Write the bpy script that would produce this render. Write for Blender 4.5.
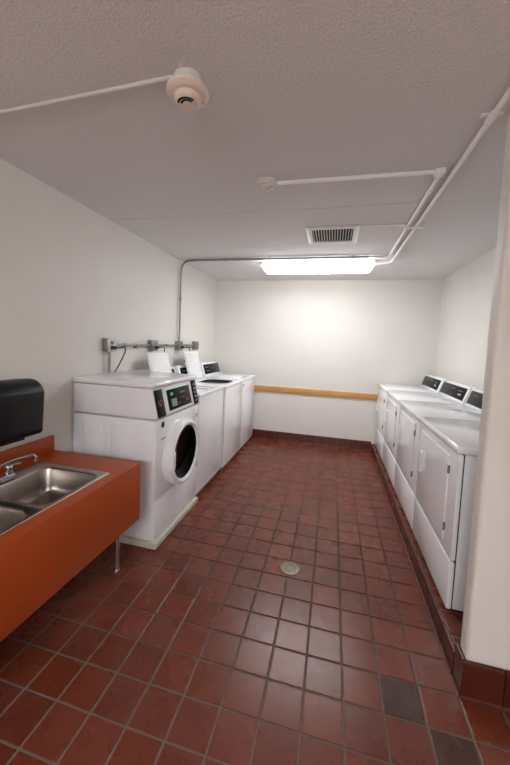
import bpy, bmesh, math, random
from mathutils import Matrix, Vector

random.seed(7)
PI = math.pi
for o in list(bpy.data.objects):
    bpy.data.objects.remove(o)
S = bpy.context.scene
COL = S.collection

# ------------------------------------------------------------------ camera
CAM = (-0.28449, -1.30906, 1.46877)
YAW, PITCH, ROLL = math.radians(-13.8966), math.radians(-3.7001), math.radians(2.4501)
F_PX, PPX, PPY = 320.876, 252.36, 363.63
fwd = Vector((math.sin(YAW) * math.cos(PITCH), math.cos(YAW) * math.cos(PITCH), math.sin(PITCH)))
rgt = Vector((math.cos(YAW), -math.sin(YAW), 0))
upv = rgt.cross(fwd)
r2 = rgt * math.cos(ROLL) + upv * math.sin(ROLL)
u2 = -rgt * math.sin(ROLL) + upv * math.cos(ROLL)
cd = bpy.data.cameras.new('camera')
cam = bpy.data.objects.new('camera', cd)
COL.objects.link(cam)
M3 = Matrix((r2, u2, -fwd)).transposed()
cam.matrix_world = Matrix.Translation(CAM) @ M3.to_4x4()
cd.sensor_fit = 'VERTICAL'
cd.sensor_height = 36.0
cd.lens = F_PX / 765 * 36.0
cd.shift_x = (255 - PPX) / 765
cd.shift_y = -(382.5 - PPY) / 765
cd.clip_start = 0.02
S.camera = cam

# ------------------------------------------------------------------ world, exposure
w = bpy.data.worlds.new('world')
S.world = w
w.use_nodes = True
w.node_tree.nodes['Background'].inputs[0].default_value = (0.9, 0.92, 1, 1)
w.node_tree.nodes['Background'].inputs[1].default_value = 0.02
S.view_settings.view_transform = 'Standard'
S.view_settings.look = 'None'
S.view_settings.gamma = 1
S.view_settings.use_curve_mapping = False
S.view_settings.exposure = 1.2
LAMP_BACK = 11.5      # emission of the tube fixture over the machines (its flat underside)
LAMP_SIDE = 6.0       # the same fixture's ribbed sides
LAMP_FRONT = 27.0      # emission of the second fixture, unseen behind the viewer

# ------------------------------------------------------------------ room measures (metres)
T = 0.16                                   # tile pitch
XL, XR, YB, HC = -2.106, 1.084, 3.506, 2.418
YF = -4.4                                  # wall behind the viewer
XP, YP0, YP1 = 0.345, 0.175, 0.255         # end of the wing wall
XN = 1.75                                  # right side of the front part of the room
CURB = 0.105


# ------------------------------------------------------------------ materials
def lin(c):
    return tuple(((v / 255) / 12.92 if v / 255 <= 0.04045 else ((v / 255 + 0.055) / 1.055) ** 2.4) for v in c) + (1,)


def mat(name, rgb, rough=0.5, metal=0.0, noise=0.0, nscale=20.0, bump=0.0, bscale=200.0, emit=None, estr=0.0, coat=0.0, spec=0.5):
    m = bpy.data.materials.new(name)
    m.use_nodes = True
    nt = m.node_tree
    b = nt.nodes['Principled BSDF']
    b.inputs['Base Color'].default_value = lin(rgb)
    b.inputs['Roughness'].default_value = rough
    b.inputs['Metallic'].default_value = metal
    b.inputs['Specular IOR Level'].default_value = spec
    b.inputs['Coat Weight'].default_value = coat
    b.inputs['Coat Roughness'].default_value = 0.1
    tc = nt.nodes.new('ShaderNodeTexCoord')
    if noise > 0:
        n = nt.nodes.new('ShaderNodeTexNoise')
        n.inputs['Scale'].default_value = nscale
        n.inputs['Detail'].default_value = 5
        nt.links.new(tc.outputs['Object'], n.inputs['Vector'])
        h = nt.nodes.new('ShaderNodeHueSaturation')
        h.inputs['Color'].default_value = lin(rgb)
        mr = nt.nodes.new('ShaderNodeMapRange')
        mr.inputs['From Min'].default_value = 0.25
        mr.inputs['From Max'].default_value = 0.75
        mr.inputs['To Min'].default_value = 1 - noise
        mr.inputs['To Max'].default_value = 1 + noise
        nt.links.new(n.outputs['Fac'], mr.inputs['Value'])
        nt.links.new(mr.outputs['Result'], h.inputs['Value'])
        nt.links.new(h.outputs['Color'], b.inputs['Base Color'])
    if bump > 0:
        n2 = nt.nodes.new('ShaderNodeTexNoise')
        n2.inputs['Scale'].default_value = bscale
        n2.inputs['Detail'].default_value = 3
        nt.links.new(tc.outputs['Object'], n2.inputs['Vector'])
        bp = nt.nodes.new('ShaderNodeBump')
        bp.inputs['Strength'].default_value = bump
        bp.inputs['Distance'].default_value = 0.004
        nt.links.new(n2.outputs['Fac'], bp.inputs['Height'])
        nt.links.new(bp.outputs['Normal'], b.inputs['Normal'])
    if emit:
        b.inputs['Emission Color'].default_value = lin(emit)
        b.inputs['Emission Strength'].default_value = estr
    return m


def tile_mat(name, rgb, source, spread=0.22, rough=0.27):
    """Fired clay: every tile a little lighter, darker, redder or browner, with cloudy burn marks."""
    m = mat(name, rgb, rough, spec=0.4)
    nt = m.node_tree
    b = nt.nodes['Principled BSDF']
    if source == 'object':
        rnd = nt.nodes.new('ShaderNodeObjectInfo').outputs['Random']
    else:
        rnd = nt.nodes.new('ShaderNodeNewGeometry').outputs['Random Per Island']
    tc = nt.nodes.new('ShaderNodeNewGeometry').outputs['Position']
    n = nt.nodes.new('ShaderNodeTexNoise')
    n.inputs['Scale'].default_value = 8
    n.inputs['Detail'].default_value = 2
    nt.links.new(tc, n.inputs['Vector'])
    n3 = nt.nodes.new('ShaderNodeTexNoise')
    n3.inputs['Scale'].default_value = 160
    n3.inputs['Detail'].default_value = 2
    nt.links.new(tc, n3.inputs['Vector'])

    def rng(sock, a, c, lo=0.0, hi=1.0):
        mr = nt.nodes.new('ShaderNodeMapRange')
        mr.inputs['From Min'].default_value = lo
        mr.inputs['From Max'].default_value = hi
        mr.inputs['To Min'].default_value = a
        mr.inputs['To Max'].default_value = c
        nt.links.new(sock, mr.inputs['Value'])
        return mr.outputs['Result']

    def math_(op, a, c):
        k = nt.nodes.new('ShaderNodeMath')
        k.operation = op
        for i, v in enumerate((a, c)):
            if isinstance(v, (int, float)):
                k.inputs[i].default_value = v
            else:
                nt.links.new(v, k.inputs[i])
        return k.outputs[0]
    h = nt.nodes.new('ShaderNodeHueSaturation')
    h.inputs['Color'].default_value = lin(rgb)
    second = math_('FRACT', math_('MULTIPLY', rnd, 7.31), 0)
    val = math_('MULTIPLY', rng(rnd, 1 - spread, 1 + spread), rng(n.outputs['Fac'], 0.9, 1.1, 0.15, 0.85))
    val = math_('MULTIPLY', val, rng(n3.outputs['Fac'], 0.93, 1.07, 0.15, 0.85))
    nt.links.new(val, h.inputs['Value'])
    nt.links.new(rng(second, 0.498, 0.502), h.inputs['Hue'])
    nt.links.new(rng(second, 0.93, 1.01), h.inputs['Saturation'])
    nt.links.new(h.outputs['Color'], b.inputs['Base Color'])
    nt.links.new(rng(n.outputs['Fac'], rough - 0.03, rough + 0.04, 0.15, 0.85), b.inputs['Roughness'])
    bp = nt.nodes.new('ShaderNodeBump')
    bp.inputs['Strength'].default_value = 0.12
    bp.inputs['Distance'].default_value = 0.003
    nt.links.new(n3.outputs['Fac'], bp.inputs['Height'])
    nt.links.new(bp.outputs['Normal'], b.inputs['Normal'])
    return m


WALL = mat('wall_paint', (234, 231, 226), 0.5, spec=0.4, noise=0.02, nscale=3, bump=0.05, bscale=60)
CEIL = mat('stippled_ceiling', (229, 227, 227), 0.85, noise=0.10, nscale=110, bump=0.9, bscale=120)
GROUT = mat('grout', (112, 98, 88), 0.9, noise=0.25, nscale=14, bump=0.2, bscale=300)
gn = GROUT.node_tree                      # grout colour turns darker towards the back of the room, broken by noise
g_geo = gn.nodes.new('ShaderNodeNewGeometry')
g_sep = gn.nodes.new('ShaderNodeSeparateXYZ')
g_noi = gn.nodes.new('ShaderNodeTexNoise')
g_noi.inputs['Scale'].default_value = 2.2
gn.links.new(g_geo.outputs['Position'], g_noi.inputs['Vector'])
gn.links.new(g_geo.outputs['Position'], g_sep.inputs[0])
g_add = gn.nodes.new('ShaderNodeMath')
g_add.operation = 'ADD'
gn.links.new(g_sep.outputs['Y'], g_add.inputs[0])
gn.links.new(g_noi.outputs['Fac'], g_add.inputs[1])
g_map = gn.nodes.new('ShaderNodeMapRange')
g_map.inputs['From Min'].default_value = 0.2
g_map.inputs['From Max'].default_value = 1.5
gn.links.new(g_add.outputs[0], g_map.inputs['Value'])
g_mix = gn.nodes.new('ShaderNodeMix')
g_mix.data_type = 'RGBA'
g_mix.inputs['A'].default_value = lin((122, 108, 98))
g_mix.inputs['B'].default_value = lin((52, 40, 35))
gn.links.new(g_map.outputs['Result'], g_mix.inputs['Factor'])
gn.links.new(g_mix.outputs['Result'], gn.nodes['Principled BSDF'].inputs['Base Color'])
GROUT_L = mat('pale_grout', (142, 128, 116), 0.9, noise=0.2, nscale=14)
TILE = tile_mat('quarry_tile', (112, 52, 34), 'object', 0.14)
TILE_DARK = tile_mat('dark_quarry_tile', (78, 49, 40), 'object', 0.08)
TILE_F = tile_mat('quarry_tile_field', (112, 52, 34), 'island', 0.14)
COVE = tile_mat('cove_tile', (86, 35, 24), 'object', 0.12, 0.25)
WHITE = mat('white_enamel', (249, 251, 255), 0.16, noise=0.012, nscale=4, coat=0.3)
WHITE2 = mat('white_enamel_side', (246, 249, 255), 0.25, noise=0.012, nscale=4)
SEAM = mat('seam_shadow_gap', (60, 60, 64), 0.8)
GREYP = mat('grey_plastic', (120, 120, 124), 0.4, noise=0.03)
BLACK = mat('black_gloss_panel', (5, 5, 6), 0.3, spec=0.12, noise=0.05)
BLACKM = mat('black_matt', (12, 12, 13), 0.6, noise=0.05)
DISP = mat('black_dispenser_plastic', (11, 12, 15), 0.42, spec=0.35, noise=0.06, nscale=12)
GLASS = mat('dark_door_glass', (3, 3, 4), 0.04, spec=0.06)
DRUM = mat('drum_steel', (60, 60, 64), 0.3, 0.9, noise=0.1)
STEEL = mat('brushed_steel', (178, 172, 166), 0.27, 1.0, noise=0.05, nscale=40, bump=0.03, bscale=400)
CHROME = mat('chrome', (200, 200, 204), 0.12, 1.0)
GALV = mat('galvanised_steel', (150, 150, 150), 0.35, 0.85, noise=0.1, nscale=30)
PIPEW = mat('painted_pipe', (250, 248, 246), 0.4, noise=0.02)
BOXW = mat('pale_cover_plate', (212, 211, 208), 0.35, noise=0.02)
ORANGE = mat('orange_laminate', (176, 74, 18), 0.42, noise=0.035, nscale=9)
WOOD = mat('honey_oak_rail', (205, 152, 82), 0.35, noise=0.12, nscale=6)
CREAM = mat('aged_cream_plastic', (240, 224, 208), 0.45, noise=0.03)
PLASTW = mat('white_plastic', (222, 219, 214), 0.45, noise=0.02)
PAD = mat('painted_concrete_pad', (205, 201, 190), 0.6, noise=0.06, nscale=15)
PRINT = mat('pale_print', (190, 190, 192), 0.5)
PRINTG = mat('grey_print', (128, 130, 138), 0.5)
RED = mat('red_mark', (150, 30, 32), 0.4, emit=(220, 40, 40), estr=0.06)
GREEN = mat('green_led', (70, 190, 80), 0.4, emit=(80, 220, 90), estr=0.05)
DIGIT = mat('led_digit', (190, 205, 200), 0.4, emit=(200, 220, 215), estr=0.08)
LENS = mat('tube_lens', (255, 255, 255), 0.4, emit=(251, 251, 251), estr=LAMP_BACK)
LENS_S = mat('tube_lens_side', (255, 255, 255), 0.4, emit=(251, 251, 251), estr=LAMP_SIDE)
LENS2 = mat('tube_lens_front', (255, 255, 255), 0.4, emit=(251, 251, 251), estr=LAMP_FRONT)
CORD = mat('dark_cord', (48, 48, 52), 0.5, noise=0.05)
DARKIN = mat('duct_dark', (20, 18, 17), 0.8)
BRASS = mat('worn_drain_metal', (120, 112, 98), 0.35, 0.9, noise=0.25, nscale=60)
LIDPAT = mat('lid_liner', (248, 249, 252), 0.3, noise=0.05, nscale=26, bump=0.5, bscale=30)


# ------------------------------------------------------------------ mesh helpers
def mesh_obj(name, bm, material, parent=None, smooth=True, loc=None):
    bmesh.ops.recalc_face_normals(bm, faces=bm.faces)
    me = bpy.data.meshes.new(name)
    bm.to_mesh(me)
    bm.free()
    if smooth:
        for p in me.polygons:
            p.use_smooth = True
        me.set_sharp_from_angle(angle=math.radians(35))
    me.materials.append(material)
    o = bpy.data.objects.new(name, me)
    COL.objects.link(o)
    if parent:
        o.parent = parent
    if loc:
        o.location = loc
    return o


def box(bm, x0, x1, y0, y1, z0, z1, bevel=0.0, seg=2):
    vs = [bm.verts.new((x, y, z)) for x in (x0, x1) for y in (y0, y1) for z in (z0, z1)]
    fs = [(0, 1, 3, 2), (4, 6, 7, 5), (0, 4, 5, 1), (2, 3, 7, 6), (0, 2, 6, 4), (1, 5, 7, 3)]
    faces = [bm.faces.new([vs[i] for i in f]) for f in fs]
    bmesh.ops.recalc_face_normals(bm, faces=faces)
    if bevel > 0:
        es = list({e for f in faces for e in f.edges})
        bmesh.ops.bevel(bm, geom=es, offset=bevel, segments=seg, profile=0.5, affect='EDGES')
    return bm


def bx(*a, bevel=0.0, seg=2):
    return box(bmesh.new(), *a, bevel=bevel, seg=seg)


def prism(bm, poly, axis, a, b, bevel=0.0, seg=2):
    """poly: 2-D outline; axis 'x': (y,z) outline, 'y': (x,z), 'z': (x,y)."""
    def P(u, v, t):
        return {'x': (t, u, v), 'y': (u, t, v), 'z': (u, v, t)}[axis]
    A = [bm.verts.new(P(u, v, a)) for u, v in poly]
    B = [bm.verts.new(P(u, v, b)) for u, v in poly]
    n = len(poly)
    fs = [bm.faces.new(A), bm.faces.new(B[::-1])]
    for i in range(n):
        fs.append(bm.faces.new((A[i], B[i], B[(i + 1) % n], A[(i + 1) % n])))
    bmesh.ops.recalc_face_normals(bm, faces=fs)
    if bevel > 0:
        es = list({e for f in fs for e in f.edges})
        bmesh.ops.bevel(bm, geom=es, offset=bevel, segments=seg, profile=0.5, affect='EDGES')
    return bm


def lathe(bm, prof, n=32, M=None, close=False):
    """prof: (radius, z) list turned about z; M places it."""
    rings = []
    for r, z in prof:
        if r < 1e-6:
            rings.append([bm.verts.new((0, 0, z))])
        else:
            rings.append([bm.verts.new((r * math.cos(2 * PI * i / n), r * math.sin(2 * PI * i / n), z)) for i in range(n)])
    for A, B in zip(rings, rings[1:]):
        for i in range(n):
            j = (i + 1) % n
            if len(A) == 1 and len(B) == 1:
                continue
            if len(A) == 1:
                bm.faces.new((A[0], B[i], B[j]))
            elif len(B) == 1:
                bm.faces.new((A[i], A[j], B[0]))
            else:
                bm.faces.new((A[i], A[j], B[j], B[i]))
    if M is not None:
        bmesh.ops.transform(bm, matrix=M, verts=[v for R in rings for v in R])
    return bm


def tube(bm, pts, r, n=12, fillet=0.0, fseg=6, caps=True):
    """Round pipe along a polyline, corners rounded by `fillet`."""
    pts = [Vector(p) for p in pts]
    path = [pts[0]]
    for i in range(1, len(pts) - 1):
        a, b, c = pts[i - 1], pts[i], pts[i + 1]
        d0, d1 = (a - b), (c - b)
        f = min(fillet, d0.length * 0.49, d1.length * 0.49)
        if f < 1e-5:
            path.append(b)
            continue
        p0, p1 = b + d0.normalized() * f, b + d1.normalized() * f
        for k in range(fseg + 1):
            t = k / fseg
            path.append((1 - t) ** 2 * p0 + 2 * t * (1 - t) * b + t * t * p1)
    path.append(pts[-1])
    rings = []
    nrm = None
    for i, p in enumerate(path):
        t = (path[min(i + 1, len(path) - 1)] - path[max(i - 1, 0)]).normalized()
        if nrm is None:
            ref = Vector((0, 0, 1)) if abs(t.z) < 0.9 else Vector((1, 0, 0))
            nrm = t.cross(ref).normalized()
        else:
            nrm = (nrm - t * nrm.dot(t)).normalized()
        bn = t.cross(nrm)
        rad = r[i] if isinstance(r, (list, tuple)) else r
        rings.append([bm.verts.new(p + (nrm * math.cos(2 * PI * k / n) + bn * math.sin(2 * PI * k / n)) * rad) for k in range(n)])
    for A, B in zip(rings, rings[1:]):
        for k in range(n):
            bm.faces.new((A[k], A[(k + 1) % n], B[(k + 1) % n], B[k]))
    if caps:
        bm.faces.new(rings[0])
        bm.faces.new(rings[-1][::-1])
    return bm


def rrect(cx, cy, hx, hy, r, n=8):
    pts = []
    for sx, sy, a0 in ((1, 1, 0), (-1, 1, PI / 2), (-1, -1, PI), (1, -1, 3 * PI / 2)):
        for k in range(n + 1):
            a = a0 + PI / 2 * k / n
            pts.append((cx + sx * (hx - r) + r * math.cos(a), cy + sy * (hy - r) + r * math.sin(a)))
    return pts


def loft(bm, loops, close_first=False, close_last=False):
    """loops: list of (2-D outline with the same count, z)."""
    R = [[bm.verts.new((x, y, z)) for x, y in L] for L, z in loops]
    n = len(R[0])
    for A, B in zip(R, R[1:]):
        for i in range(n):
            bm.faces.new((A[i], A[(i + 1) % n], B[(i + 1) % n], B[i]))
    if close_first:
        bm.faces.new(R[0])
    if close_last:
        bm.faces.new(R[-1])
    return bm


def tag(o, label, cat, group=None):
    o['label'] = label
    o['category'] = cat
    if group:
        o['group'] = group
    return o


def thing(name, label, cat, loc, rz=0.0, group=None):
    o = bpy.data.objects.new(name, None)
    o.empty_display_size = 0.1
    COL.objects.link(o)
    o.location = loc
    o.rotation_euler = (0, 0, rz)
    return tag(o, label, cat, group)


def struct(name, bm, m, smooth=False, label=None):
    o = mesh_obj(name, bm, m, smooth=smooth)
    o['kind'] = 'structure'
    if label:
        o['label'] = label
    return o


def dup(root, loc, rz, label):
    r = root.copy()
    COL.objects.link(r)
    r.location = loc
    r.rotation_euler = (0, 0, rz)
    r['label'] = label
    for ch in list(root.children):
        c = ch.copy()
        COL.objects.link(c)
        c.parent = r
        for g in list(ch.children):
            d = g.copy()
            COL.objects.link(d)
            d.parent = c
    return r


# ================================================================== THE ROOM
# floor: a grout bed with single quarry tiles set on it
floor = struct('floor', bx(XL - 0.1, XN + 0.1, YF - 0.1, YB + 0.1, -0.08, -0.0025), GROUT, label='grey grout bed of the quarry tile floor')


def tile_mesh(name, w, d, m):
    bm = bmesh.new()
    c, h = 0.0022, 0.0025
    lo = [(-w / 2, -d / 2), (w / 2, -d / 2), (w / 2, d / 2), (-w / 2, d / 2)]
    hi = [(x - math.copysign(c, x), y - math.copysign(c, y)) for x, y in lo]
    A = [bm.verts.new((x, y, -h)) for x, y in lo]
    B = [bm.verts.new((x, y, -0.0008)) for x, y in lo]
    D = [bm.verts.new((x, y, 0)) for x, y in hi]
    bm.faces.new(A[::-1])
    bm.faces.new(D)
    for P, Q in ((A, B), (B, D)):
        for i in range(4):
            bm.faces.new((P[i], P[(i + 1) % 4], Q[(i + 1) % 4], Q[i]))
    me = bpy.data.meshes.new(name)
    bmesh.ops.recalc_face_normals(bm, faces=bm.faces)
    bm.to_mesh(me)
    bm.free()
    me.materials.append(m)
    return me


JW = 0.009
TS = T - JW
tile_me = tile_mesh('tile', TS, TS, TILE)
tile_dk = tile_mesh('tile_dark', TS, TS, TILE_DARK)
dark_cells = {(0, 0), (1, -1)}
coloff = {c: random.uniform(-0.03, 0.03) for c in range(-15, 12)}


def ycell(c, r):
    """start of row r in column c: the courses drift a little apart towards the back of the room"""
    return r * T + (coloff[c] * min(1.0, max(0.0, (r - 8) / 3.0)))


cells = []
for c in range(-14, 11):
    for r in range(-28, 22):
        x0, x1 = c * T, (c + 1) * T
        y0, y1 = ycell(c, r), ycell(c, r + 1)
        if c >= 2 and r >= 1:
            continue                       # behind the curb and the wing wall
        x0 = max(x0, XL)
        x1 = min(x1, XN)
        y1 = min(y1, YB - 0.012)
        y0 = max(y0, YF)
        if x1 - x0 < 0.03 or y1 - y0 < 0.03:
            continue
        cells.append((c, r, x0, x1, y0, y1))
        if r == 21 and YB - 0.012 - y1 > 0.03:
            cells.append((c, 22, x0, x1, y1, YB - 0.012))


def size_in_view(cell):
    """rough size a tile shows: only those ahead of and inside the field of view count, nearest first"""
    c, r, x0, x1, y0, y1 = cell
    p = Vector(((x0 + x1) / 2, (y0 + y1) / 2, 0)) - Vector(CAM)
    z = p.dot(fwd)
    if z < 0.3:
        return 0
    px, py = PPX + F_PX * p.dot(r2) / z, PPY - F_PX * p.dot(u2) / z
    if not (-35 < px < 545 and -20 < py < 810):
        return 0
    if x1 < -1.46 and y0 > 0.62:
        return 0                           # under the machines on the left
    return (x1 - x0) * (y1 - y0) / z ** 3


cells.sort(key=size_in_view, reverse=True)
field = bmesh.new()
for i, cell in enumerate(cells):
    c, r, x0, x1, y0, y1 = cell
    cx, cy = (x0 + x1) / 2, (y0 + y1) / 2
    wdt, dep = x1 - x0 - JW, y1 - y0 - JW
    if i < 300 and size_in_view(cell) > 0:
        o = bpy.data.objects.new('tile', tile_dk if (c, r) in dark_cells else tile_me)
        COL.objects.link(o)
        o.parent = floor
        o.location = (cx, cy, random.uniform(-0.0003, 0.0004))
        o.rotation_euler = (random.uniform(-0.0025, 0.0025), random.uniform(-0.0025, 0.0025), random.uniform(-0.004, 0.004))
        o.scale = (wdt / TS, dep / TS, 1)
    else:
        b0 = len(field.verts)
        box(field, x0 + JW / 2, x1 - JW / 2, y0 + JW / 2, y1 - JW / 2, -0.0025, 0)
fo = mesh_obj('tile_field', field, TILE_F, floor, smooth=False)
fo['kind'] = 'stuff'

# ceiling: slab with two stippled boards, the joint between them open by a few millimetres
YJ = 1.013
ceil = struct('ceiling', bx(XL - 0.1, XN + 0.1, YF - 0.1, YB + 0.1, HC + 0.012, HC + 0.1), CEIL, label='stippled grey ceiling with one joint across it')
mesh_obj('ceiling_board', bx(XL, XN, YF, YJ - 0.004, HC, HC + 0.012), CEIL, ceil, smooth=False)
mesh_obj('ceiling_board', bx(XL, XN, YJ + 0.004, YB, HC, HC + 0.012), CEIL, ceil, smooth=False)

# walls
struct('wall_left', bx(XL - 0.1, XL, YF - 0.1, YB + 0.1, 0, HC), WALL, label='cream painted wall behind the sink and washers')
struct('wall_back', bx(XL, XR, YB, YB + 0.1, 0, HC), WALL, label='cream painted end wall with wooden rail')
struct('wall_right', bx(XR, XR + 0.1, YP1, YB + 0.1, 0, HC), WALL, label='cream painted wall behind the dryers')
struct('wall_front', bx(XL, XN, YF - 0.1, YF, 0, HC), WALL)
struct('wall_side', bx(XN, XN + 0.1, YF - 0.1, YP0, 0, HC), WALL)
pw = bmesh.new()                           # wing wall with rounded plaster end
rr = 0.018
prof = [(XN + 0.1, YP0), (XN + 0.1, YP1)]
for k in range(7):
    a = PI / 2 + PI / 2 * k / 6
    prof.append((XP + rr + rr * math.cos(a), YP1 - rr + rr * math.sin(a)))
for k in range(7):
    a = PI + PI / 2 * k / 6
    prof.append((XP + rr + rr * math.cos(a), YP0 + rr + rr * math.sin(a)))
prism(pw, prof, 'z', 0, HC)
struct('wall_wing', pw, WALL, smooth=True, label='end of cream wing wall with rounded corner beside the dryers')

# curb under the dryers with tiled face and top
curb = struct('trim_1', bx(0.345, XR, YP1, YB, -0.0025, CURB - 0.006), GROUT_L, label='low tiled curb carrying the dryers')


def cove_profile(h, t=0.016, foot=0.012):
    """outline of a cove base tile: u = distance from wall (outwards), v = height"""
    pts = [(0, 0), (t + foot, 0)]
    for k in range(1, 6):
        a = PI / 2 * k / 5
        pts.append((t + foot - foot * math.sin(a), foot * (1 - math.cos(a)) + 0.0015))
    pts.append((t, h - 0.008))
    for k in range(1, 5):
        a = PI / 2 * k / 4
        pts.append((t - 0.008 + 0.008 * math.cos(a), h - 0.008 + 0.008 * math.sin(a)))
    pts.append((0, h))
    return pts


def cove_mesh(h, ln, foot=0.012):
    bm = prism(bmesh.new(), cove_profile(h, foot=foot), 'x', -ln / 2, ln / 2)
    bmesh.ops.recalc_face_normals(bm, faces=bm.faces)
    me = bpy.data.meshes.new('cove_tile')
    bm.to_mesh(me)
    bm.free()
    for p in me.polygons:
        p.use_smooth = True
    me.set_sharp_from_angle(angle=math.radians(35))
    me.materials.append(COVE)
    return me


def cove_run(parent, me, unit, start, end, const, facing):
    """lay cove tiles from start to end along a wall; facing: direction of the tile's outer side"""
    n = max(1, round(abs(end - start) / T))
    step = (end - start) / n
    for i in range(n):
        m = start + step * (i + 0.5)
        o = bpy.data.objects.new('cove_tile', me)
        COL.objects.link(o)
        o.parent = parent
        rz = {'-y': PI, '+y': 0, '-x': PI / 2, '+x': -PI / 2}[facing]
        o.location = (const, m, 0) if facing in ('-x', '+x') else (m, const, 0)
        o.rotation_euler = (0, 0, rz)
        o.scale = ((abs(step) - 0.004) / unit, 1, 1)


CM_BASE = cove_mesh(0.13, 0.156)
CM_CURB = cove_mesh(CURB + 0.001, 0.156)
CM_PIL = cove_mesh(0.16, 0.156)
bb = struct('baseboard_back', bx(XL, 0.33, YB - 0.004, YB, 0, 0.126), GROUT_L, label='dark red cove tile base of the end wall')
cove_run(bb, CM_BASE, 0.156, XL + 0.1, 0.325, YB - 0.004, '-y')
cove_run(curb, CM_CURB, 0.156, YP1 + 0.005, YB - 0.02, 0.345, '-x')
bp_ = struct('baseboard_wing', bx(XP - 0.003, XN, YP0 - 0.004, YP0, 0, 0.155), GROUT_L, label='dark red cove tile base round the wing wall')
cove_run(bp_, CM_PIL, 0.156, XP - 0.022, XP - 0.022 + 9 * T, YP0 - 0.003, '-y')
cove_run(bp_, CM_PIL, 0.156, YP0 - 0.018, YP1 - 0.004, XP - 0.001, '-x')
# tiles lying on the curb
for i in range(21):
    for j in range(3):
        y0 = YP1 + 0.10 + (i - 1) * T
        y1 = min(y0 + T, YB)
        y0 = max(y0, YP1)
        x0 = 0.344 + j * T
        if j == 2 and i > 4:
            continue
        o = bpy.data.objects.new('tile', tile_me)
        COL.objects.link(o)
        o.parent = curb
        o.location = (x0 + T / 2, (y0 + y1) / 2, CURB - 0.0035)
        o.scale = (1, (y1 - y0 - JW) / TS, 1)
bl = struct('baseboard_left', bx(XL, XL + 0.004, YF, YB - 0.03, 0, 0.126), GROUT_L, label='dark red cove tile base under the sink counter')
cove_run(bl, CM_BASE, 0.156, YF, YB - 0.1, XL + 0.004, '+x')
# wooden rail on the end wall
struct('trim_2', bx(XL, XR, YB - 0.022, YB, 0.735, 0.818, bevel=0.005), WOOD, smooth=True, label='honey coloured wooden rail along the end wall')

# ================================================================== LIGHT FIXTURES


def fixture(loc, label, lens, lens_side, drop=0.0, group='fluorescent ceiling lights'):
    t = thing('ceiling_light', label, 'light', loc, 0, group)
    L, W = 1.24, 0.28
    d = -drop
    mesh_obj('housing', bx(-L / 2, L / 2, -W / 2 + 0.03, W / 2 - 0.03, d - 0.044, d, bevel=0.004), PLASTW, t)
    low = (rrect(0, 0, L / 2 - 0.03, W / 2 - 0.026, 0.035), d - 0.098)
    bm = bmesh.new()
    loft(bm, [(rrect(0, 0, L / 2 - 0.01, W / 2 - 0.012, 0.02), d - 0.0445), (rrect(0, 0, L / 2, W / 2, 0.025), d - 0.052),
              (rrect(0, 0, L / 2 - 0.004, W / 2, 0.03), d - 0.062), low], True, False)
    mesh_obj('diffuser_sides', bm, lens_side, t)
    bm = bmesh.new()
    loft(bm, [low, (rrect(0, 0, L / 2 - 0.045, W / 2 - 0.042, 0.03), d - 0.106)], False, True)
    mesh_obj('diffuser_underside', bm, lens, t)
    for s in (-1, 1):
        mesh_obj('end_bracket', bx(s * (L / 2 + 0.004) - 0.006, s * (L / 2 + 0.004) + 0.006, -0.05, 0.05, d - 0.05, d, bevel=0.002), PLASTW, t)
        if drop:
            mesh_obj('hanger_rod', lathe(bmesh.new(), [(0, d), (0.006, d), (0.006, -0.012), (0.03, -0.01), (0.03, 0), (0, 0)], 12, Matrix.Translation((s * 0.45, 0, 0))), PLASTW, t)
    return t


fixture((-0.52, 2.485, HC), 'lit wraparound fluorescent fixture beyond the air vent', LENS, LENS_S)
fixture((-0.5, -3.2, HC), 'unseen fluorescent fixture behind the viewer, hung low on added rods', LENS2, LENS2, 0.35)  # unseen lamp; rods added to hang it low and brighten the ceiling

# ================================================================== DRYERS


def console(parent, w, y_front, y_back, z0, z1, lean, marks, side=-1):
    """raised control console along the back edge of a machine"""
    poly = [(y_front, z0), (y_front + lean, z1), (y_front + lean + 0.035, z1 + 0.004), (y_back, z0 + 0.06), (y_back, z0)]
    c = mesh_obj('console', prism(bmesh.new(), poly, 'x', -w / 2, w / 2, bevel=0.006), WHITE, parent)
    dz = z1 - z0
    ln = math.hypot(lean, dz)
    ny, nz = -dz / ln, lean / ln               # outward normal of the sloped face

    def on_face(u0, u1, v0, v1, t0, t1, bev=0.0):
        bm = bx(u0, u1, 0, t1 - t0, v0 * ln, v1 * ln, bevel=bev)
        ang = math.atan2(lean, dz)
        Mx = Matrix.Translation((0, y_front + ny * t1, z0 + nz * t1)) @ Matrix.Rotation(-ang, 4, 'X')
        bmesh.ops.transform(bm, matrix=Mx, verts=bm.verts)
        return bm
    p = mesh_obj('control_panel', on_face(-w / 2 + 0.035, w / 2 - 0.035, 0.14, 0.86, 0, 0.004, 0.0015), BLACK, c)
    for m, u0, u1, v0, v1 in marks:
        mesh_obj('panel_mark', on_face(u0, u1, v0, v1, 0.0035, 0.0052), m, c)
    return c


DW, DD = 0.735, 0.70
PITCH_D = 0.748


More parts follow.
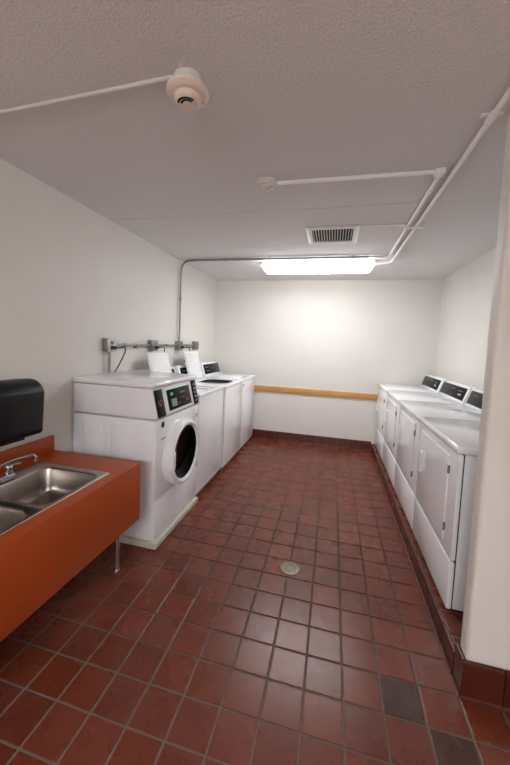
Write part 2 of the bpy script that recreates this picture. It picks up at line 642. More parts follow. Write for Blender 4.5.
def make_dryer():
    t = thing('clothes_dryer', 'x', 'dryer', (0, 0, 0), 0, 'white coin laundry dryers on the curb')
    w = DW / 2
    mesh_obj('cabinet', bx(-w + 0.002, w - 0.002, 0.027, DD, 0.02, 0.842, bevel=0.006), WHITE2, t)
    mesh_obj('seam', bx(-w + 0.004, w - 0.004, 0.02, 0.034, 0.024, 0.84), SEAM, t)
    mesh_obj('lower_panel', bx(-w, w, -0.003, 0.024, 0.018, 0.272, bevel=0.007), WHITE, t)
    mesh_obj('front_panel', bx(-w, w, 0.0, 0.024, 0.281, 0.842, bevel=0.007), WHITE, t)
    d = mesh_obj('door', bx(-w + 0.06, w - 0.115, -0.009, 0.002, 0.325, 0.80, bevel=0.006, seg=3), WHITE, t)
    # pull: raised rounded frame with hollow
    hx = -w + 0.125
    bm = bmesh.new()
    o_, i_ = rrect(hx, 0.59, 0.022, 0.075, 0.015), rrect(hx, 0.59, 0.012, 0.062, 0.009)
    loft(bm, [(o_, 0.0), (o_, 0.009), (i_, 0.009), (i_, 0.001)], False, True)
    bmesh.ops.transform(bm, matrix=Matrix.Translation((0, -0.009, 0)) @ Matrix(((1, 0, 0, 0), (0, 0, -1, 0), (0, 1, 0, 0), (0, 0, 0, 1))), verts=bm.verts)
    mesh_obj('handle', bm, WHITE2, d)
    for z in (0.405, 0.725):
        mesh_obj('hinge', bx(w - 0.116, w - 0.106, -0.011, 0.001, z - 0.022, z + 0.022, bevel=0.002), GREYP, d)
    bm = prism(bmesh.new(), [(-0.012, 0.846), (-0.014, 0.868), (-0.004, 0.884), (DD, 0.886), (DD, 0.846)], 'x', -w - 0.001, w + 0.001, bevel=0.006)
    mesh_obj('top', bm, WHITE, t)
    marks = [(RED, -0.03, 0.03, 0.28, 0.32), (PRINTG, -0.25, -0.17, 0.62, 0.66), (PRINTG, 0.14, 0.26, 0.6, 0.64), (PRINT, 0.17, 0.24, 0.36, 0.46), (PRINTG, -0.06, 0.06, 0.64, 0.68)]
    console(t, DW - 0.02, DD - 0.165, DD - 0.03, 0.884, 1.045, 0.055, marks)
    for sx in (-1, 1):
        for y in (0.06, DD - 0.06):
            mesh_obj('foot', lathe(bmesh.new(), [(0, 0), (0.018, 0), (0.018, 0.006), (0.008, 0.01), (0.008, 0.022), (0, 0.022)], 10, Matrix.Translation((sx * (w - 0.05), y, 0))), BLACKM, t)
    return t


YD0 = 0.497
dlab = ['white coin laundry dryer closest to the wing wall',
        'white coin laundry dryer with its console half hidden, second from the wing wall',
        'white coin laundry dryer third from the wing wall',
        'white coin laundry dryer tight against the end wall']
XD = 0.369
d0 = make_dryer()
for i in range(4):
    loc = (XD, YD0 + DW / 2 + i * PITCH_D, CURB)
    if i == 0:
        d0.location = loc
        d0.rotation_euler = (0, 0, -PI / 2)
        d0['label'] = dlab[0]
    else:
        dup(d0, loc, -PI / 2, dlab[i])

# ================================================================== TOP LOADING WASHERS
XW = -1.402
WW, WD = 0.679, 0.676


def make_top_loader(loc, label, lid_open, lid_dx=0.0, ring=None):
    t = thing('top_loading_washer', label, 'washing machine', loc, PI / 2, 'white top loading washers')
    w = WW / 2
    mesh_obj('cabinet', bx(-w + 0.002, w - 0.002, 0.025, WD, 0.07, 0.95, bevel=0.006), WHITE2, t)
    mesh_obj('front_panel', bx(-w, w, 0.0, 0.026, 0.085, 0.955, bevel=0.008), WHITE, t)
    mesh_obj('toe_kick', bx(-w + 0.01, w - 0.01, 0.035, WD, 0.0, 0.07), GREYP, t)
    mesh_obj('bottom_rail', bx(-w, w, 0.006, 0.03, 0.055, 0.082, bevel=0.004), WHITE2, t)
    # top deck with a rounded opening
    ocx, ocy, ohx, ohy = 0.0, 0.245, 0.215, 0.185
    n = 8
    inner = rrect(ocx, ocy, ohx, ohy, 0.10, n)
    outer = []
    X0, X1, Y0, Y1 = -w, w, -0.006, WD
    for (px, py) in inner:
        dx, dy = px - ocx, py - ocy
        s = min((X1 - ocx) / dx if dx > 1e-9 else 1e9, (X0 - ocx) / dx if dx < -1e-9 else 1e9,
                (Y1 - ocy) / dy if dy > 1e-9 else 1e9, (Y0 - ocy) / dy if dy < -1e-9 else 1e9)
        outer.append((ocx + dx * s, ocy + dy * s))
    for cxn, cyn in ((X0, Y0), (X0, Y1), (X1, Y0), (X1, Y1)):     # snap the closest outline point to each corner
        k = min(range(len(outer)), key=lambda i: (outer[i][0] - cxn) ** 2 + (outer[i][1] - cyn) ** 2)
        outer[k] = (cxn, cyn)
    shr = lambda L, d: [(x - math.copysign(d, x), y + (d if y < 0.1 else (-d if y > 0.6 else 0))) if (abs(abs(x) - w) < 1e-6) else (x, y + (d if y < 0 else 0)) for x, y in L]
    bm = bmesh.new()
    loft(bm, [(outer, 0.957), (outer, 0.978), (shr(outer, 0.008), 0.986), (inner, 0.984), (rrect(ocx, ocy, ohx - 0.006, ohy - 0.006, 0.095, n), 0.972), (rrect(ocx, ocy, ohx - 0.006, ohy - 0.006, 0.095, n), 0.955)])
    mesh_obj('top_deck', bm, WHITE, t)
    bm = bmesh.new()
    loft(bm, [(rrect(ocx, ocy, ohx - 0.007, ohy - 0.007, 0.095, n), 0.977), (rrect(ocx, ocy, ohx - 0.03, ohy - 0.03, 0.09, n), 0.962), (rrect(ocx, ocy, ohx - 0.03, ohy - 0.03, 0.09, n), 0.9525)], False, True)
    mesh_obj('tub_ring', bm, ring or BLACKM, t)
    # lid, hinged along its rear edge
    lw, ll = (0.19, 0.355) if lid_open else (0.225, 0.36)
    bm = bx(-lw, lw, 0, ll, 0, 0.022, bevel=0.008, seg=3)
    lid_b = bmesh.new()
    loft(lid_b, [(rrect(0, ll / 2, lw - 0.012, ll / 2 - 0.012, 0.03), -0.0005), (rrect(0, ll / 2, lw - 0.014, ll / 2 - 0.014, 0.03), -0.006),
                 (rrect(0, ll / 2, lw - 0.03, ll / 2 - 0.03, 0.03), -0.006), (rrect(0, ll / 2, lw - 0.034, ll / 2 - 0.034, 0.03), -0.0025)], False, True)
    yh = 0.502 if lid_open else ocy + ohy + 0.012
    if lid_open:
        Mx = Matrix.Translation((lid_dx, yh, 0.988)) @ Matrix.Rotation(math.radians(75), 4, 'X')
    else:
        Mx = Matrix.Translation((0.0, yh, 1.0)) @ Matrix.Rotation(math.radians(180), 4, 'Z')
        Mx = Mx @ Matrix.Translation((0, 0, -0.026))
    bmesh.ops.transform(bm, matrix=Mx, verts=bm.verts)
    lid = mesh_obj('lid', bm, WHITE, t)
    if lid_open:
        # liner frame stands proud of the room-facing side
        MF = Mx @ Matrix.Translation((0, 0, 0.022)) @ Matrix.Scale(-1, 4, (0, 0, 1))
        bmesh.ops.transform(lid_b, matrix=MF, verts=lid_b.verts)
        mesh_obj('lid_liner', lid_b, LIDPAT, lid)
    else:
        lid_b.free()
    marks = [(PRINTG, -0.25, -0.12, 0.62, 0.67), (PRINTG, 0.12, 0.25, 0.62, 0.67), (PRINTG, -0.22, -0.1, 0.36, 0.41), (PRINTG, -0.04, 0.06, 0.5, 0.54), (PRINTG, 0.13, 0.22, 0.36, 0.41)]
    console(t, WW - 0.03, WD - 0.135, WD - 0.01, 0.984, 1.165, 0.06, marks)
    if not lid_open:
        mesh_obj('lid_lock', bx(-w + 0.012, -w + 0.04, -0.010, 0.002, 0.895, 0.918, bevel=0.003), GREYP, t)
    return t


YW = 1.352 + WW / 2
make_top_loader((XW - 0.018, YW, 0), 'white top loading washer with open lid, next to the front loader', True, -0.08, WHITE2)
make_top_loader((XW, YW + 0.69, 0), 'white top loading washer with open lid, between two top loaders', True, -0.03)
make_top_loader((XW, YW + 1.38, 0), 'white top loading washer with closed lid near the end wall', False)

# ================================================================== FRONT LOADING WASHER
FY0, FW = 0.626, 0.72
XF = -1.42
fl = thing('front_loading_washer', 'white front loading washer with round black door window and digital display', 'washing machine', (XF, FY0 + FW / 2, 0), PI / 2)
w = FW / 2
FD = 0.676
mesh_obj('base_pad', bx(-w - 0.004, w, -0.022, FD, 0, 0.048, bevel=0.006), PAD, fl)
mesh_obj('cabinet', bx(-w, w, 0.02, FD, 0.053, 0.905, bevel=0.008), WHITE2, fl)
mesh_obj('lower_panel', bx(-w + 0.001, w - 0.001, 0.0, 0.03, 0.056, 0.333, bevel=0.009), WHITE, fl)
mesh_obj('front_panel', bx(-w + 0.001, w - 0.001, 0.0, 0.03, 0.343, 0.905, bevel=0.009), WHITE, fl)
# upper control housing, its front leaning back
HZ0, HZ1, HL = 0.916, 1.126, 0.05
mesh_obj('control_housing', prism(bmesh.new(), [(-0.004, HZ0), (-0.004 + HL, HZ1), (FD, HZ1), (FD, HZ0)], 'x', -w, w, bevel=0.008), WHITE, fl)
mesh_obj('top', prism(bmesh.new(), [(0.028, 1.131), (0.026, 1.15), (0.04, 1.163), (FD, 1.171), (FD, 1.131)], 'x', -w - 0.003, w + 0.003, bevel=0.006), WHITE, fl)
# pressed panels on the visible side
for (a, b) in ((0.085, 0.255), (0.325, 0.53)):
    bm = bmesh.new()
    o_, i_ = rrect((a + b) / 2, 0.50, (b - a) / 2, 0.37, 0.02, 4), rrect((a + b) / 2, 0.50, (b - a) / 2 - 0.012, 0.358, 0.015, 4)
    loft(bm, [(o_, 0.0), (i_, 0.009)], False, True)
    bmesh.ops.transform(bm, matrix=Matrix.Translation((-w, FD, 0)) @ Matrix(((0, 0, -1, 0), (-1, 0, 0, 0), (0, 1, 0, 0), (0, 0, 0, 1))), verts=bm.verts)
    mesh_obj('pressed_panel', bm, WHITE2, fl)


def on_housing(u0, u1, v0, v1, t0, t1, bev=0.0):
    ln = math.hypot(HL, HZ1 - HZ0)
    ang = math.atan2(HL, HZ1 - HZ0)
    bm = bx(u0, u1, 0, t1 - t0, v0 * ln, v1 * ln, bevel=bev)
    nrm = Vector((0, -(HZ1 - HZ0) / ln, HL / ln))
    p = Vector((0, -0.004, HZ0)) + nrm * t1
    bmesh.ops.transform(bm, matrix=Matrix.Translation(p) @ Matrix.Rotation(-ang, 4, 'X'), verts=bm.verts)
    return bm


kp = mesh_obj('card_panel', on_housing(-w + 0.022, -w + 0.13, 0.03, 0.93, 0, 0.005, 0.0015), BLACK, fl)
for u0, u1, v0, v1, m in ((0.045, 0.075, 0.50, 0.53, RED), (0.07, 0.105, 0.54, 0.57, RED), (0.05, 0.10, 0.44, 0.46, PRINTG), (0.06, 0.09, 0.38, 0.40, PRINTG)):
    mesh_obj('mark', on_housing(-w + u0, -w + u1, v0, v1, 0.004, 0.0062), m, kp)
sc = mesh_obj('display_panel', on_housing(-w + 0.185, -w + 0.565, 0.12, 0.84, 0, 0.005, 0.0015), BLACK, fl)
mesh_obj('display_surround', on_housing(-w + 0.16, -w + 0.585, 0.05, 0.92, 0, 0.0035, 0.0015), WHITE, fl)
for u0 in (0.24, 0.268, 0.296):          # seven-segment digits
    dg = on_housing(-w + u0, -w + u0 + 0.004, 0.24, 0.48, 0.004, 0.0062)
    for extra in ((u0 + 0.014, u0 + 0.018, 0.24, 0.48), (u0, u0 + 0.018, 0.46, 0.485), (u0, u0 + 0.018, 0.235, 0.26), (u0, u0 + 0.018, 0.35, 0.372)):
        b2 = on_housing(-w + extra[0], -w + extra[1], extra[2], extra[3], 0.004, 0.0062)
        me = bpy.data.meshes.new('tmp')
        b2.to_mesh(me)
        b2.free()
        dg.from_mesh(me)
        bpy.data.meshes.remove(me)
    mesh_obj('display_digit', dg, DIGIT, sc)
for u0, u1, v0, v1, m in ((0.235, 0.275, 0.62, 0.72, GREEN), (0.39, 0.42, 0.62, 0.68, PRINTG), (0.43, 0.47, 0.62, 0.68, PRINTG), (0.47, 0.52, 0.30, 0.36, RED), (0.40, 0.45, 0.44, 0.47, PRINTG), (0.34, 0.37, 0.28, 0.31, PRINTG)):
    mesh_obj('mark', on_housing(-w + u0, -w + u1, v0, v1, 0.004, 0.0062), m, sc)
kd = mesh_obj('keypad', on_housing(w - 0.105, w - 0.018, 0.02, 0.97, 0, 0.006, 0.0015), BLACK, fl)
for k in range(5):
    mesh_obj('key', on_housing(w - 0.085, w - 0.038, 0.12 + 0.16 * k, 0.19 + 0.16 * k, 0.005, 0.008, 0.001), GREYP, kd)
# small black button, short printed line, dispenser drawer
mesh_obj('button', bx(-w + 0.075, -w + 0.105, -0.006, 0.002, 0.845, 0.885, bevel=0.003), BLACKM, fl)
mesh_obj('mark', bx(-w + 0.07, -w + 0.135, -0.0015, 0.001, 0.757, 0.766), GREYP, fl)
dw_ = mesh_obj('soap_drawer', bx(w - 0.115, w - 0.02, -0.010, 0.002, 0.80, 0.885, bevel=0.006), WHITE, fl)
mesh_obj('drawer_grip', bx(w - 0.10, w - 0.035, -0.014, -0.008, 0.815, 0.835, bevel=0.003), PRINT, dw_)
# round door
DZ, DXc = 0.598, -0.012
Rx = Matrix.Translation((DXc, 0, DZ)) @ Matrix.Rotation(PI / 2, 4, 'X')       # lathe z -> -y (outwards)
door = mesh_obj('door_ring', lathe(bmesh.new(), [(0.255, 0.0), (0.258, 0.03), (0.252, 0.056), (0.238, 0.072), (0.223, 0.076), (0.21, 0.07), (0.204, 0.058), (0.202, 0.03)], 56, Rx), WHITE, fl)
mesh_obj('door_glass', lathe(bmesh.new(), [(0.203, 0.059), (0.195, 0.052), (0.175, 0.03), (0.14, 0.014), (0, 0.008)], 48, Rx), GLASS, door)
mesh_obj('door_grip', prism(bmesh.new(), rrect(DXc - 0.224, DZ, 0.022, 0.07, 0.018), 'y', -0.082, -0.066, bevel=0.003), WHITE, door)
for z in (DZ - 0.055, DZ + 0.055):
    mesh_obj('door_hinge', bx(DXc + 0.255, DXc + 0.285, -0.04, 0.002, z - 0.02, z + 0.02, bevel=0.004), PRINT, door)

# ================================================================== SINK COUNTER
CX0, CX1, CY0, CY1, CZ = XL + 0.002, -1.422, -1.45, 0.452, 0.684
AP = 0.318                       # lower edge of the apron
ct = thing('sink_counter', 'orange laminate counter with deep front apron holding the double sink', 'counter', (XL, 0, 0))
ox = -XL
SX0, SX1, SY0, SY1 = -1.985, -1.492, -0.62, 0.248      # sink rim
hx0, hx1, hy0, hy1 = SX0 + 0.012, SX1 - 0.012, SY0 + 0.012, SY1 - 0.012
bm = bmesh.new()
for a in ((CX0, hx0, CY0, CY1), (hx1, CX1, CY0, CY1), (hx0, hx1, CY0, hy0), (hx0, hx1, hy1, CY1)):
    box(bm, a[0] + ox, a[1] + ox, a[2], a[3], CZ - 0.035, CZ)
mesh_obj('worktop', bm, ORANGE, ct, smooth=False)
mesh_obj('front_apron', bx(CX1 - 0.024 + ox, CX1 + ox, CY0, CY1, AP, CZ - 0.0355, bevel=0.0015), ORANGE, ct)
mesh_obj('edge_strip', bx(CX1 + ox, CX1 + 0.0025 + ox, CY0, CY1, AP, CZ, bevel=0.001), ORANGE, ct)
mesh_obj('end_apron', bx(CX0 + 0.45 + ox, CX1 - 0.025 + ox, CY1 - 0.02, CY1, AP + 0.12, CZ - 0.0355, bevel=0.0015), ORANGE, ct)
mesh_obj('backsplash', bx(CX0 + ox, CX0 + 0.02 + ox, CY0, CY1, CZ, CZ + 0.10, bevel=0.0015), ORANGE, ct)
for (x, y) in ((-1.521, 0.372), (-1.521, -1.35)):
    leg = mesh_obj('leg', lathe(bmesh.new(), [(0, 0.02), (0.014, 0.02), (0.014, CZ - 0.036), (0, CZ - 0.036)], 16, Matrix.Translation((x + ox, y, 0))), CHROME, ct)
    mesh_obj('leg_foot', lathe(bmesh.new(), [(0, 0.0005), (0.024, 0.0005), (0.024, 0.008), (0.017, 0.02), (0.017, 0.034), (0, 0.034)], 16, Matrix.Translation((x + ox, y, 0))), CHROME, leg)

# double bowl sink
sk = thing('double_sink', 'stainless steel double bowl sink set into the orange counter', 'sink', (0, 0, CZ))
ydiv = (SY0 + SY1) / 2
N = 8
bm = bmesh.new()
bowls = []
for (b0, b1) in ((ydiv, SY1), (SY0, ydiv)):
    cy, hy = (b0 + b1) / 2, (b1 - b0) / 2
    icx = (SX0 + SX1) / 2 + 0.028
    ihx, ihy = (SX1 - SX0) / 2 - 0.052, hy - 0.028
    inner = rrect(icx, cy, ihx, ihy, 0.06, N)
    outer = []
    for px, py in inner:
        dx, dy = px - icx, py - cy
        s = min((SX1 - icx) / dx if dx > 1e-9 else 1e9, (SX0 - icx) / dx if dx < -1e-9 else 1e9, hy / abs(dy) if abs(dy) > 1e-9 else 1e9)
        outer.append((icx + dx * s, cy + dy * s))
    for cxn, cyn in ((SX0, b0), (SX0, b1), (SX1, b0), (SX1, b1)):
        k = min(range(len(outer)), key=lambda i: (outer[i][0] - cxn) ** 2 + (outer[i][1] - cyn) ** 2)
        outer[k] = (cxn, cyn)
    loft(bm, [(outer, 0.0045), (rrect(icx, cy, ihx + 0.006, ihy + 0.006, 0.064, N), 0.0045), (inner, 0.001)])
    bowls.append((icx, cy, ihx, ihy))
bmesh.ops.remove_doubles(bm, verts=bm.verts, dist=0.0005)
bnd = [e for e in bm.edges if len(e.link_faces) == 1 and all(abs(v.co.z - 0.0045) < 1e-4 for v in e.verts)]
ext = bmesh.ops.extrude_edge_only(bm, edges=bnd)
for v in [g for g in ext['geom'] if isinstance(g, bmesh.types.BMVert)]:
    v.co.z = 0.0003
    v.co.x += math.copysign(0.003, v.co.x - (SX0 + SX1) / 2)
    v.co.y += math.copysign(0.003, v.co.y - ydiv)
mesh_obj('rim', bm, STEEL, sk)
for icx, cy, ihx, ihy in bowls:
    L = [(0, 0.001, 0.06), (0.006, -0.012, 0.058), (0.012, -0.11, 0.055), (0.02, -0.135, 0.05), (0.038, -0.15, 0.045), (0.06, -0.155, 0.04)]
    bm = bmesh.new()
    loft(bm, [(rrect(icx, cy, ihx - d, ihy - d, r, N), z) for d, z, r in L], False, True)
    bw = mesh_obj('bowl', bm, STEEL, sk)
    bw.modifiers.new('wall', 'SOLIDIFY').thickness = 0.0015
    bw.modifiers['wall'].offset = 1
    mesh_obj('drain_strainer', lathe(bmesh.new(), [(0.056, -0.1545), (0.056, -0.151), (0.046, -0.1505), (0.036, -0.1535), (0, -0.1535)], 24, Matrix.Translation((icx, cy, 0))), CHROME, bw)

# faucet
fa = thing('faucet', 'chrome two handle faucet with swung out spout behind the sink bowls', 'faucet', (-1.948, -0.08, CZ + 0.0045))
bm = bmesh.new()
loft(bm, [(rrect(0, 0, 0.026, 0.135, 0.024), 0), (rrect(0, 0, 0.026, 0.135, 0.024), 0.010), (rrect(0, 0, 0.02, 0.128, 0.019), 0.018)], True, True)
mesh_obj('base_plate', bm, CHROME, fa)
for s in (-1, 1):
    h = mesh_obj('handle', lathe(bmesh.new(), [(0, 0.0175), (0.022, 0.018), (0.021, 0.03), (0.017, 0.034), (0.019, 0.05), (0.021, 0.054), (0.018, 0.066), (0, 0.07)], 20, Matrix.Translation((0, s * 0.105, 0))), CHROME, fa)
    bm = tube(bmesh.new(), [(0, s * 0.105, 0.058), (0.012, s * 0.13, 0.064), (0.022, s * 0.155, 0.062)], [0.009] * 3, 10)
    mesh_obj('lever', bm, CHROME, h)
mesh_obj('spout_hub', lathe(bmesh.new(), [(0, 0.0175), (0.02, 0.018), (0.018, 0.03), (0.015, 0.055), (0, 0.058)], 20), CHROME, fa)
sp = mesh_obj('spout', tube(bmesh.new(), [(0, 0, 0.035), (0.005, 0.012, 0.075), (0.03, 0.09, 0.098), (0.066, 0.195, 0.100), (0.07, 0.207, 0.072)], 0.0095, 12, fillet=0.03), CHROME, fa)
mesh_obj('aerator', lathe(bmesh.new(), [(0, 0.064), (0.012, 0.064), (0.012, 0.084), (0, 0.084)], 14, Matrix.Translation((0.0702, 0.2075, 0))), CHROME, sp)

# ================================================================== PAPER TOWEL DISPENSER
td = thing('paper_towel_dispenser', 'black rounded paper towel dispenser on the wall above the sink', 'dispenser', (XL, 0.0, 0.0))
poly = [(0.006, 0.86), (0.006, 1.19)]
tz0, tz1, dx_ = 0.88, 1.208, 0.225
side = [(0.012, tz0), (0.012, tz1 - 0.01)]
for k in range(9):
    a = PI / 2 - PI / 2 * k / 8
    side.append((dx_ - 0.10 + 0.10 * math.cos(a), tz1 - 0.085 + 0.085 * math.sin(a)))
for k in range(5):
    a = -PI / 2 * k / 4
    side.append((dx_ - 0.012 - 0.02 + 0.02 * math.cos(a), tz0 + 0.035 + 0.02 * math.sin(a)))
cov = mesh_obj('cover', prism(bmesh.new(), side, 'y', -0.20, 0.194, bevel=0.016, seg=3), DISP, td)
mesh_obj('back_plate', bx(0.0, 0.014, -0.19, 0.184, tz0 - 0.012, tz1 - 0.02, bevel=0.003), BLACKM, td)
mesh_obj('paper_slot', bx(0.05, 0.17, -0.13, 0.11, tz0 - 0.01, tz0 + 0.006, bevel=0.003), BLACKM, td)

# ================================================================== WALL CONDUIT, OUTLETS, CORDS
ZC = 1.40
XC = XL + 0.028
cw = thing('wall_conduit', 'grey galvanised conduit along the wall above the washers', 'conduit', (XC, 1.0, ZC))


def run(name, pts, r, m, parent, origin, fillet=0.06, n=12):
    o = Vector(origin)
    return mesh_obj(name, tube(bmesh.new(), [Vector(p) - o for p in pts], r, n, fillet), m, parent)


O = (XC, 1.0, ZC)
for a, b in ((1.045, 1.60), (1.71, 2.17), (2.29, 2.64)):
    run('pipe', [(XC, a, ZC), (XC, b, ZC)], 0.0115, GALV, cw, O)
run('drop_pipe', [(XC, 0.985, ZC - 0.05), (XC, 0.985, 1.172)], 0.0115, GALV, cw, O)
for y in (1.20, 1.94, 2.45):
    run('coupling', [(XC, y - 0.022, ZC), (XC, y + 0.022, ZC)], 0.016, GALV, cw, O)
for y in (1.36, 2.56):
    mesh_obj('strap', bx(-0.028, 0.013, y - 1.0 - 0.01, y - 1.0 + 0.01, -0.03, 0.014, bevel=0.002), GALV, cw)

boxes = [(0.985, 'grey outlet box at the start of the conduit, above the front loader', True),
         (1.655, 'grey outlet box on the conduit, above the first open lid', True),
         (2.23, 'grey junction box where the conduit rises to the ceiling', True),
         (2.70, 'grey outlet box at the end of the conduit close to the corner', False)]
for y, lab, plate in boxes:
    b = thing('outlet_box', lab, 'outlet box', (XL, y, ZC), 0, 'electrical boxes along the wall conduit')
    mesh_obj('box_body', bx(0.0005, 0.05, -0.052, 0.052, -0.056, 0.056, bevel=0.005), GALV, b)
    c = mesh_obj('cover_plate', prism(bmesh.new(), [(-0.05, -0.054), (0.05, -0.054), (0.05, 0.038), (0.036, 0.054), (-0.036, 0.054), (-0.05, 0.038)], 'x', 0.0505, 0.055, bevel=0.0015), BOXW if y < 1 else GALV, b)
    for dz in (-0.02, 0.02):
        mesh_obj('receptacle', prism(bmesh.new(), rrect(0, dz, 0.017, 0.014, 0.008, 4), 'x', 0.054, 0.0575), GREYP, c)


def cord(label, pts, plug):
    t = thing('power_cord', label, 'cord', plug)
    mesh_obj('plug', prism(bmesh.new(), rrect(0, 0, 0.016, 0.014, 0.008, 4), 'x', 0.0, 0.035, bevel=0.003), CORD, t)
    o = Vector(plug)
    mesh_obj('cable', tube(bmesh.new(), [Vector(p) - o for p in pts], 0.0055, 8, 0.05), CORD, t)


X0c = XL + 0.0578
cord('black cord hanging from the first outlet box behind the front loader', [(X0c + 0.025, 1.0, 1.38), (X0c + 0.06, 1.09, 1.385), (X0c + 0.035, 1.085, 1.31), (X0c + 0.012, 1.03, 1.20), (X0c + 0.004, 1.01, 1.178)], (X0c, 0.985, 1.38))
cord('dark cord looping from the outlet box above the first open lid', [(X0c + 0.03, 1.66, 1.38), (X0c + 0.05, 1.75, 1.385), (X0c + 0.03, 1.78, 1.33), (X0c - 0.01, 1.70, 1.22), (X0c - 0.03, 1.70, 1.1)], (X0c, 1.655, 1.38))
cord('dark cord looping from the junction box under the rising conduit', [(X0c + 0.03, 2.23, 1.38), (X0c + 0.05, 2.36, 1.375), (X0c + 0.03, 2.40, 1.30), (X0c - 0.01, 2.38, 1.25), (X0c - 0.03, 2.38, 1.19)], (X0c, 2.23, 1.38))

# riser and ceiling run of bare conduit up to the white bend
ZP = HC - 0.016
XA, YA = 0.215, 2.235            # inner white pipe, and the bare run across the ceiling
rc = thing('riser_conduit', 'grey conduit rising up the wall and crossing the ceiling past the lamp', 'conduit', (XC, 2.23, ZC + 0.057))
O = (XC, 2.23, ZC + 0.057)
run('pipe', [(XC, 2.23, ZC + 0.0572), (XC, 2.23, ZP), (0.02, YA, ZP)], 0.0115, GALV, rc, O, fillet=0.13, n=14)
run('coupling', [(XC, 2.23, 1.93), (XC, 2.23, 1.975)], 0.016, GALV, rc, O)
run('coupling', [(-1.55, YA, ZP), (-1.505, YA, ZP)], 0.0155, GALV, rc, O)
run('coupling', [(-0.15, YA, ZP), (-0.105, YA, ZP)], 0.0155, GALV, rc, O)

# white painted pipe from the little detector round to the bare run
ra = thing('painted_conduit', 'white painted conduit from the small detector bending round to the lamp', 'conduit', (XA, 0.6, HC))
O = (XA, 0.6, HC)
run('pipe', [(-0.655, 0.592, ZP), (XA - 0.03, 0.604, ZP)], 0.0115, PIPEW, ra, O)
run('pipe', [(XA, 0.63, ZP), (XA, YA, ZP), (0.022, YA, ZP)], 0.0115, PIPEW, ra, O, fillet=0.11)
bm = bx(-0.034, 0.016, -0.014, 0.036, -0.034, -0.0005, bevel=0.008)
mesh_obj('elbow', bm, PIPEW, ra)
run('coupling', [(XA, 0.80, ZP), (XA, 0.85, ZP)], 0.0155, PIPEW, ra, O)
# outer white pipe coming from behind the viewer and ending in the lamp
rb = thing('painted_conduit', 'long white painted conduit running down the ceiling to the end of the lamp', 'conduit', (0.275, 0.0, HC))
O = (0.275, 0.0, HC)
run('pipe', [(0.275, YF + 0.002, ZP), (0.275, 2.47, ZP - 0.004), (0.1165, 2.47, ZP - 0.012)], 0.0125, PIPEW, rb, O, fillet=0.13)
run('coupling', [(0.275, 0.185, ZP), (0.275, 0.235, ZP)], 0.017, PIPEW, rb, O)
mesh_obj('strap', bx(-0.04, 0.04, 0.20, 0.22, -0.006, -0.0005, bevel=0.001), PIPEW, rb)
# cross feed to the vent with its strap over both pipes
rv = thing('painted_conduit', 'thin white painted conduit joining the air vent to the long conduits', 'conduit', (0.0, 1.38, HC))
O = (0.0, 1.38, HC)
run('pipe', [(-0.118, 1.375, HC - 0.0085), (0.19, 1.382, HC - 0.0085)], 0.007, PIPEW, rv, O)
mesh_obj('strap', bx(0.185, 0.325, -0.014, 0.014, -0.038, -0.031, bevel=0.002), PIPEW, rv)
for x in (0.187, 0.318):
    mesh_obj('strap_leg', bx(x - 0.004, x + 0.004, -0.014, 0.014, -0.034, -0.0005, bevel=0.001), PIPEW, rv)

# ================================================================== CEILING DEVICES
# air vent
vx0, vx1, vy0, vy1 = -0.553, -0.128, 1.35, 1.78
vt = thing('air_vent', 'white ceiling air vent grille with dark gaps between its blades', 'vent', ((vx0 + vx1) / 2, (vy0 + vy1) / 2, HC))
hw, hd = (vx1 - vx0) / 2, (vy1 - vy0) / 2
bm = bmesh.new()
q = lambda a, b: [(-a, -b), (a, -b), (a, b), (-a, b)]
loft(bm, [(q(hw, hd), -0.0005), (q(hw, hd), -0.006), (q(hw - 0.02, hd - 0.02), -0.014), (q(hw - 0.045, hd - 0.05), -0.014), (q(hw - 0.045, hd - 0.05), -0.0005)])
mesh_obj('frame', bm, PLASTW, vt, smooth=False)
mesh_obj('duct_backing', bx(-hw + 0.046, hw - 0.046, -hd + 0.051, hd - 0.051, -0.002, -0.0006), DARKIN, vt)
nb = 15
for i in range(nb):
    x = -hw + 0.058 + (2 * hw - 0.116) * i / (nb - 1)
    b = mesh_obj('blade', bx(-0.0016, 0.0016, -hd + 0.052, hd - 0.052, -0.011, 0.0), PLASTW, vt, smooth=False, loc=(x, 0, -0.0025))
    b.rotation_euler = (0, math.radians(12), 0)

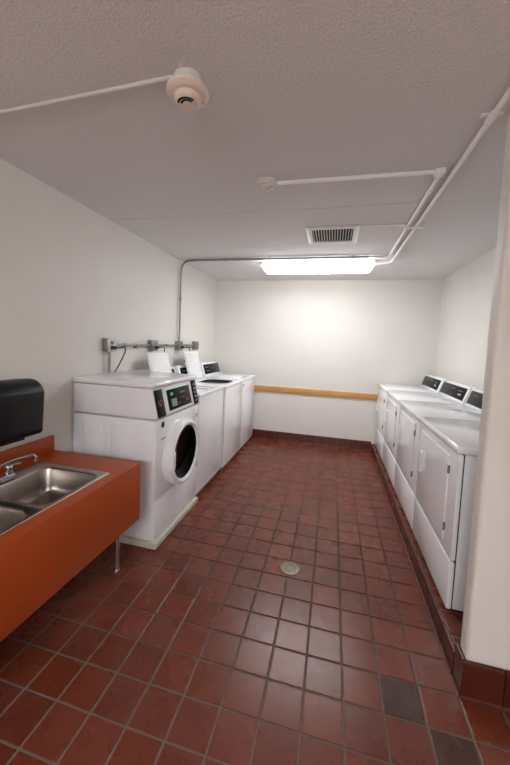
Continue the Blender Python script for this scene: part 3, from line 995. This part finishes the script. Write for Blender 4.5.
# cream smoke detector
sd = thing('smoke_detector', 'aged cream smoke detector with wide flange on a white mounting box', 'smoke detector', (-0.851, -0.176, HC))
mesh_obj('mounting_box', lathe(bmesh.new(), [(0, -0.0005), (0.054, -0.0005), (0.054, -0.036), (0, -0.036)], 32), PLASTW, sd)
mesh_obj('flange', lathe(bmesh.new(), [(0, -0.0365), (0.066, -0.0365), (0.076, -0.042), (0.076, -0.052), (0.068, -0.060), (0.055, -0.064), (0, -0.064)], 40), CREAM, sd)
hd_ = mesh_obj('sensor_head', lathe(bmesh.new(), [(0, -0.0635), (0.049, -0.0635), (0.047, -0.080), (0.040, -0.086), (0.0, -0.0865)], 32), CREAM, sd)
for rr_ in (0.033, 0.022):                 # curved sound slots on one side of the head
    bm = bmesh.new()
    arc = [math.radians(205 + 130 * k / 14) for k in range(15)]
    poly = [((rr_ + 0.0032) * math.cos(a), (rr_ + 0.0032) * math.sin(a)) for a in arc] + [((rr_ - 0.0032) * math.cos(a), (rr_ - 0.0032) * math.sin(a)) for a in reversed(arc)]
    prism(bm, poly, 'z', -0.0876, -0.0855)
    mesh_obj('slot', bm, DARKIN, hd_, smooth=False)
mesh_obj('head_button', lathe(bmesh.new(), [(0, -0.086), (0.014, -0.086), (0.014, -0.09), (0, -0.091)], 20), CREAM, hd_)
mesh_obj('indicator', lathe(bmesh.new(), [(0, -0.064), (0.007, -0.064), (0.007, -0.0575), (0, -0.0575)], 12, Matrix.Translation((0.045, 0.036, 0))), PLASTW, sd)
mesh_obj('raceway', tube(bmesh.new(), [(-0.045, -0.03, -0.009), (XL + 0.851 + 0.002, 0.008, -0.009)], 0.008, 10), PLASTW, sd)

# small white detector
s2 = thing('heat_detector', 'small round white heat detector at the start of the white conduit', 'detector', (-0.715, 0.588, HC))
mesh_obj('base', lathe(bmesh.new(), [(0, -0.0005), (0.056, -0.0005), (0.056, -0.028), (0.05, -0.034), (0, -0.034)], 32), PLASTW, s2)
mesh_obj('sensor_dome', lathe(bmesh.new(), [(0.04, -0.0335), (0.038, -0.045), (0.026, -0.052), (0.0, -0.054)], 28), PLASTW, s2)
for k in range(6):
    fin = bx(0.012, 0.04, -0.002, 0.002, -0.056, -0.045)
    bmesh.ops.transform(fin, matrix=Matrix.Rotation(2 * PI * k / 6, 4, 'Z'), verts=fin.verts)
    mesh_obj('fin', fin, PLASTW, s2)

# ================================================================== FLOOR DRAIN
dr = thing('floor_drain', 'round worn metal floor drain set among the red tiles', 'drain', (-0.474, 0.726, 0.0008))
mesh_obj('ring', lathe(bmesh.new(), [(0.063, 0), (0.062, 0.003), (0.053, 0.0035), (0.051, 0.0015), (0.051, 0)], 36), BRASS, dr)
mesh_obj('grate', lathe(bmesh.new(), [(0.0505, 0.0), (0.0505, 0.002), (0, 0.0025)], 32), BRASS, dr)
for rad, cnt in ((0.036, 12), (0.02, 7)):
    for k in range(cnt):
        a = 2 * PI * k / cnt
        mesh_obj('hole', lathe(bmesh.new(), [(0, 0.0021), (0.0045, 0.0021), (0.0045, 0.003), (0, 0.003)], 10, Matrix.Translation((rad * math.cos(a), rad * math.sin(a), 0))), DARKIN, dr)
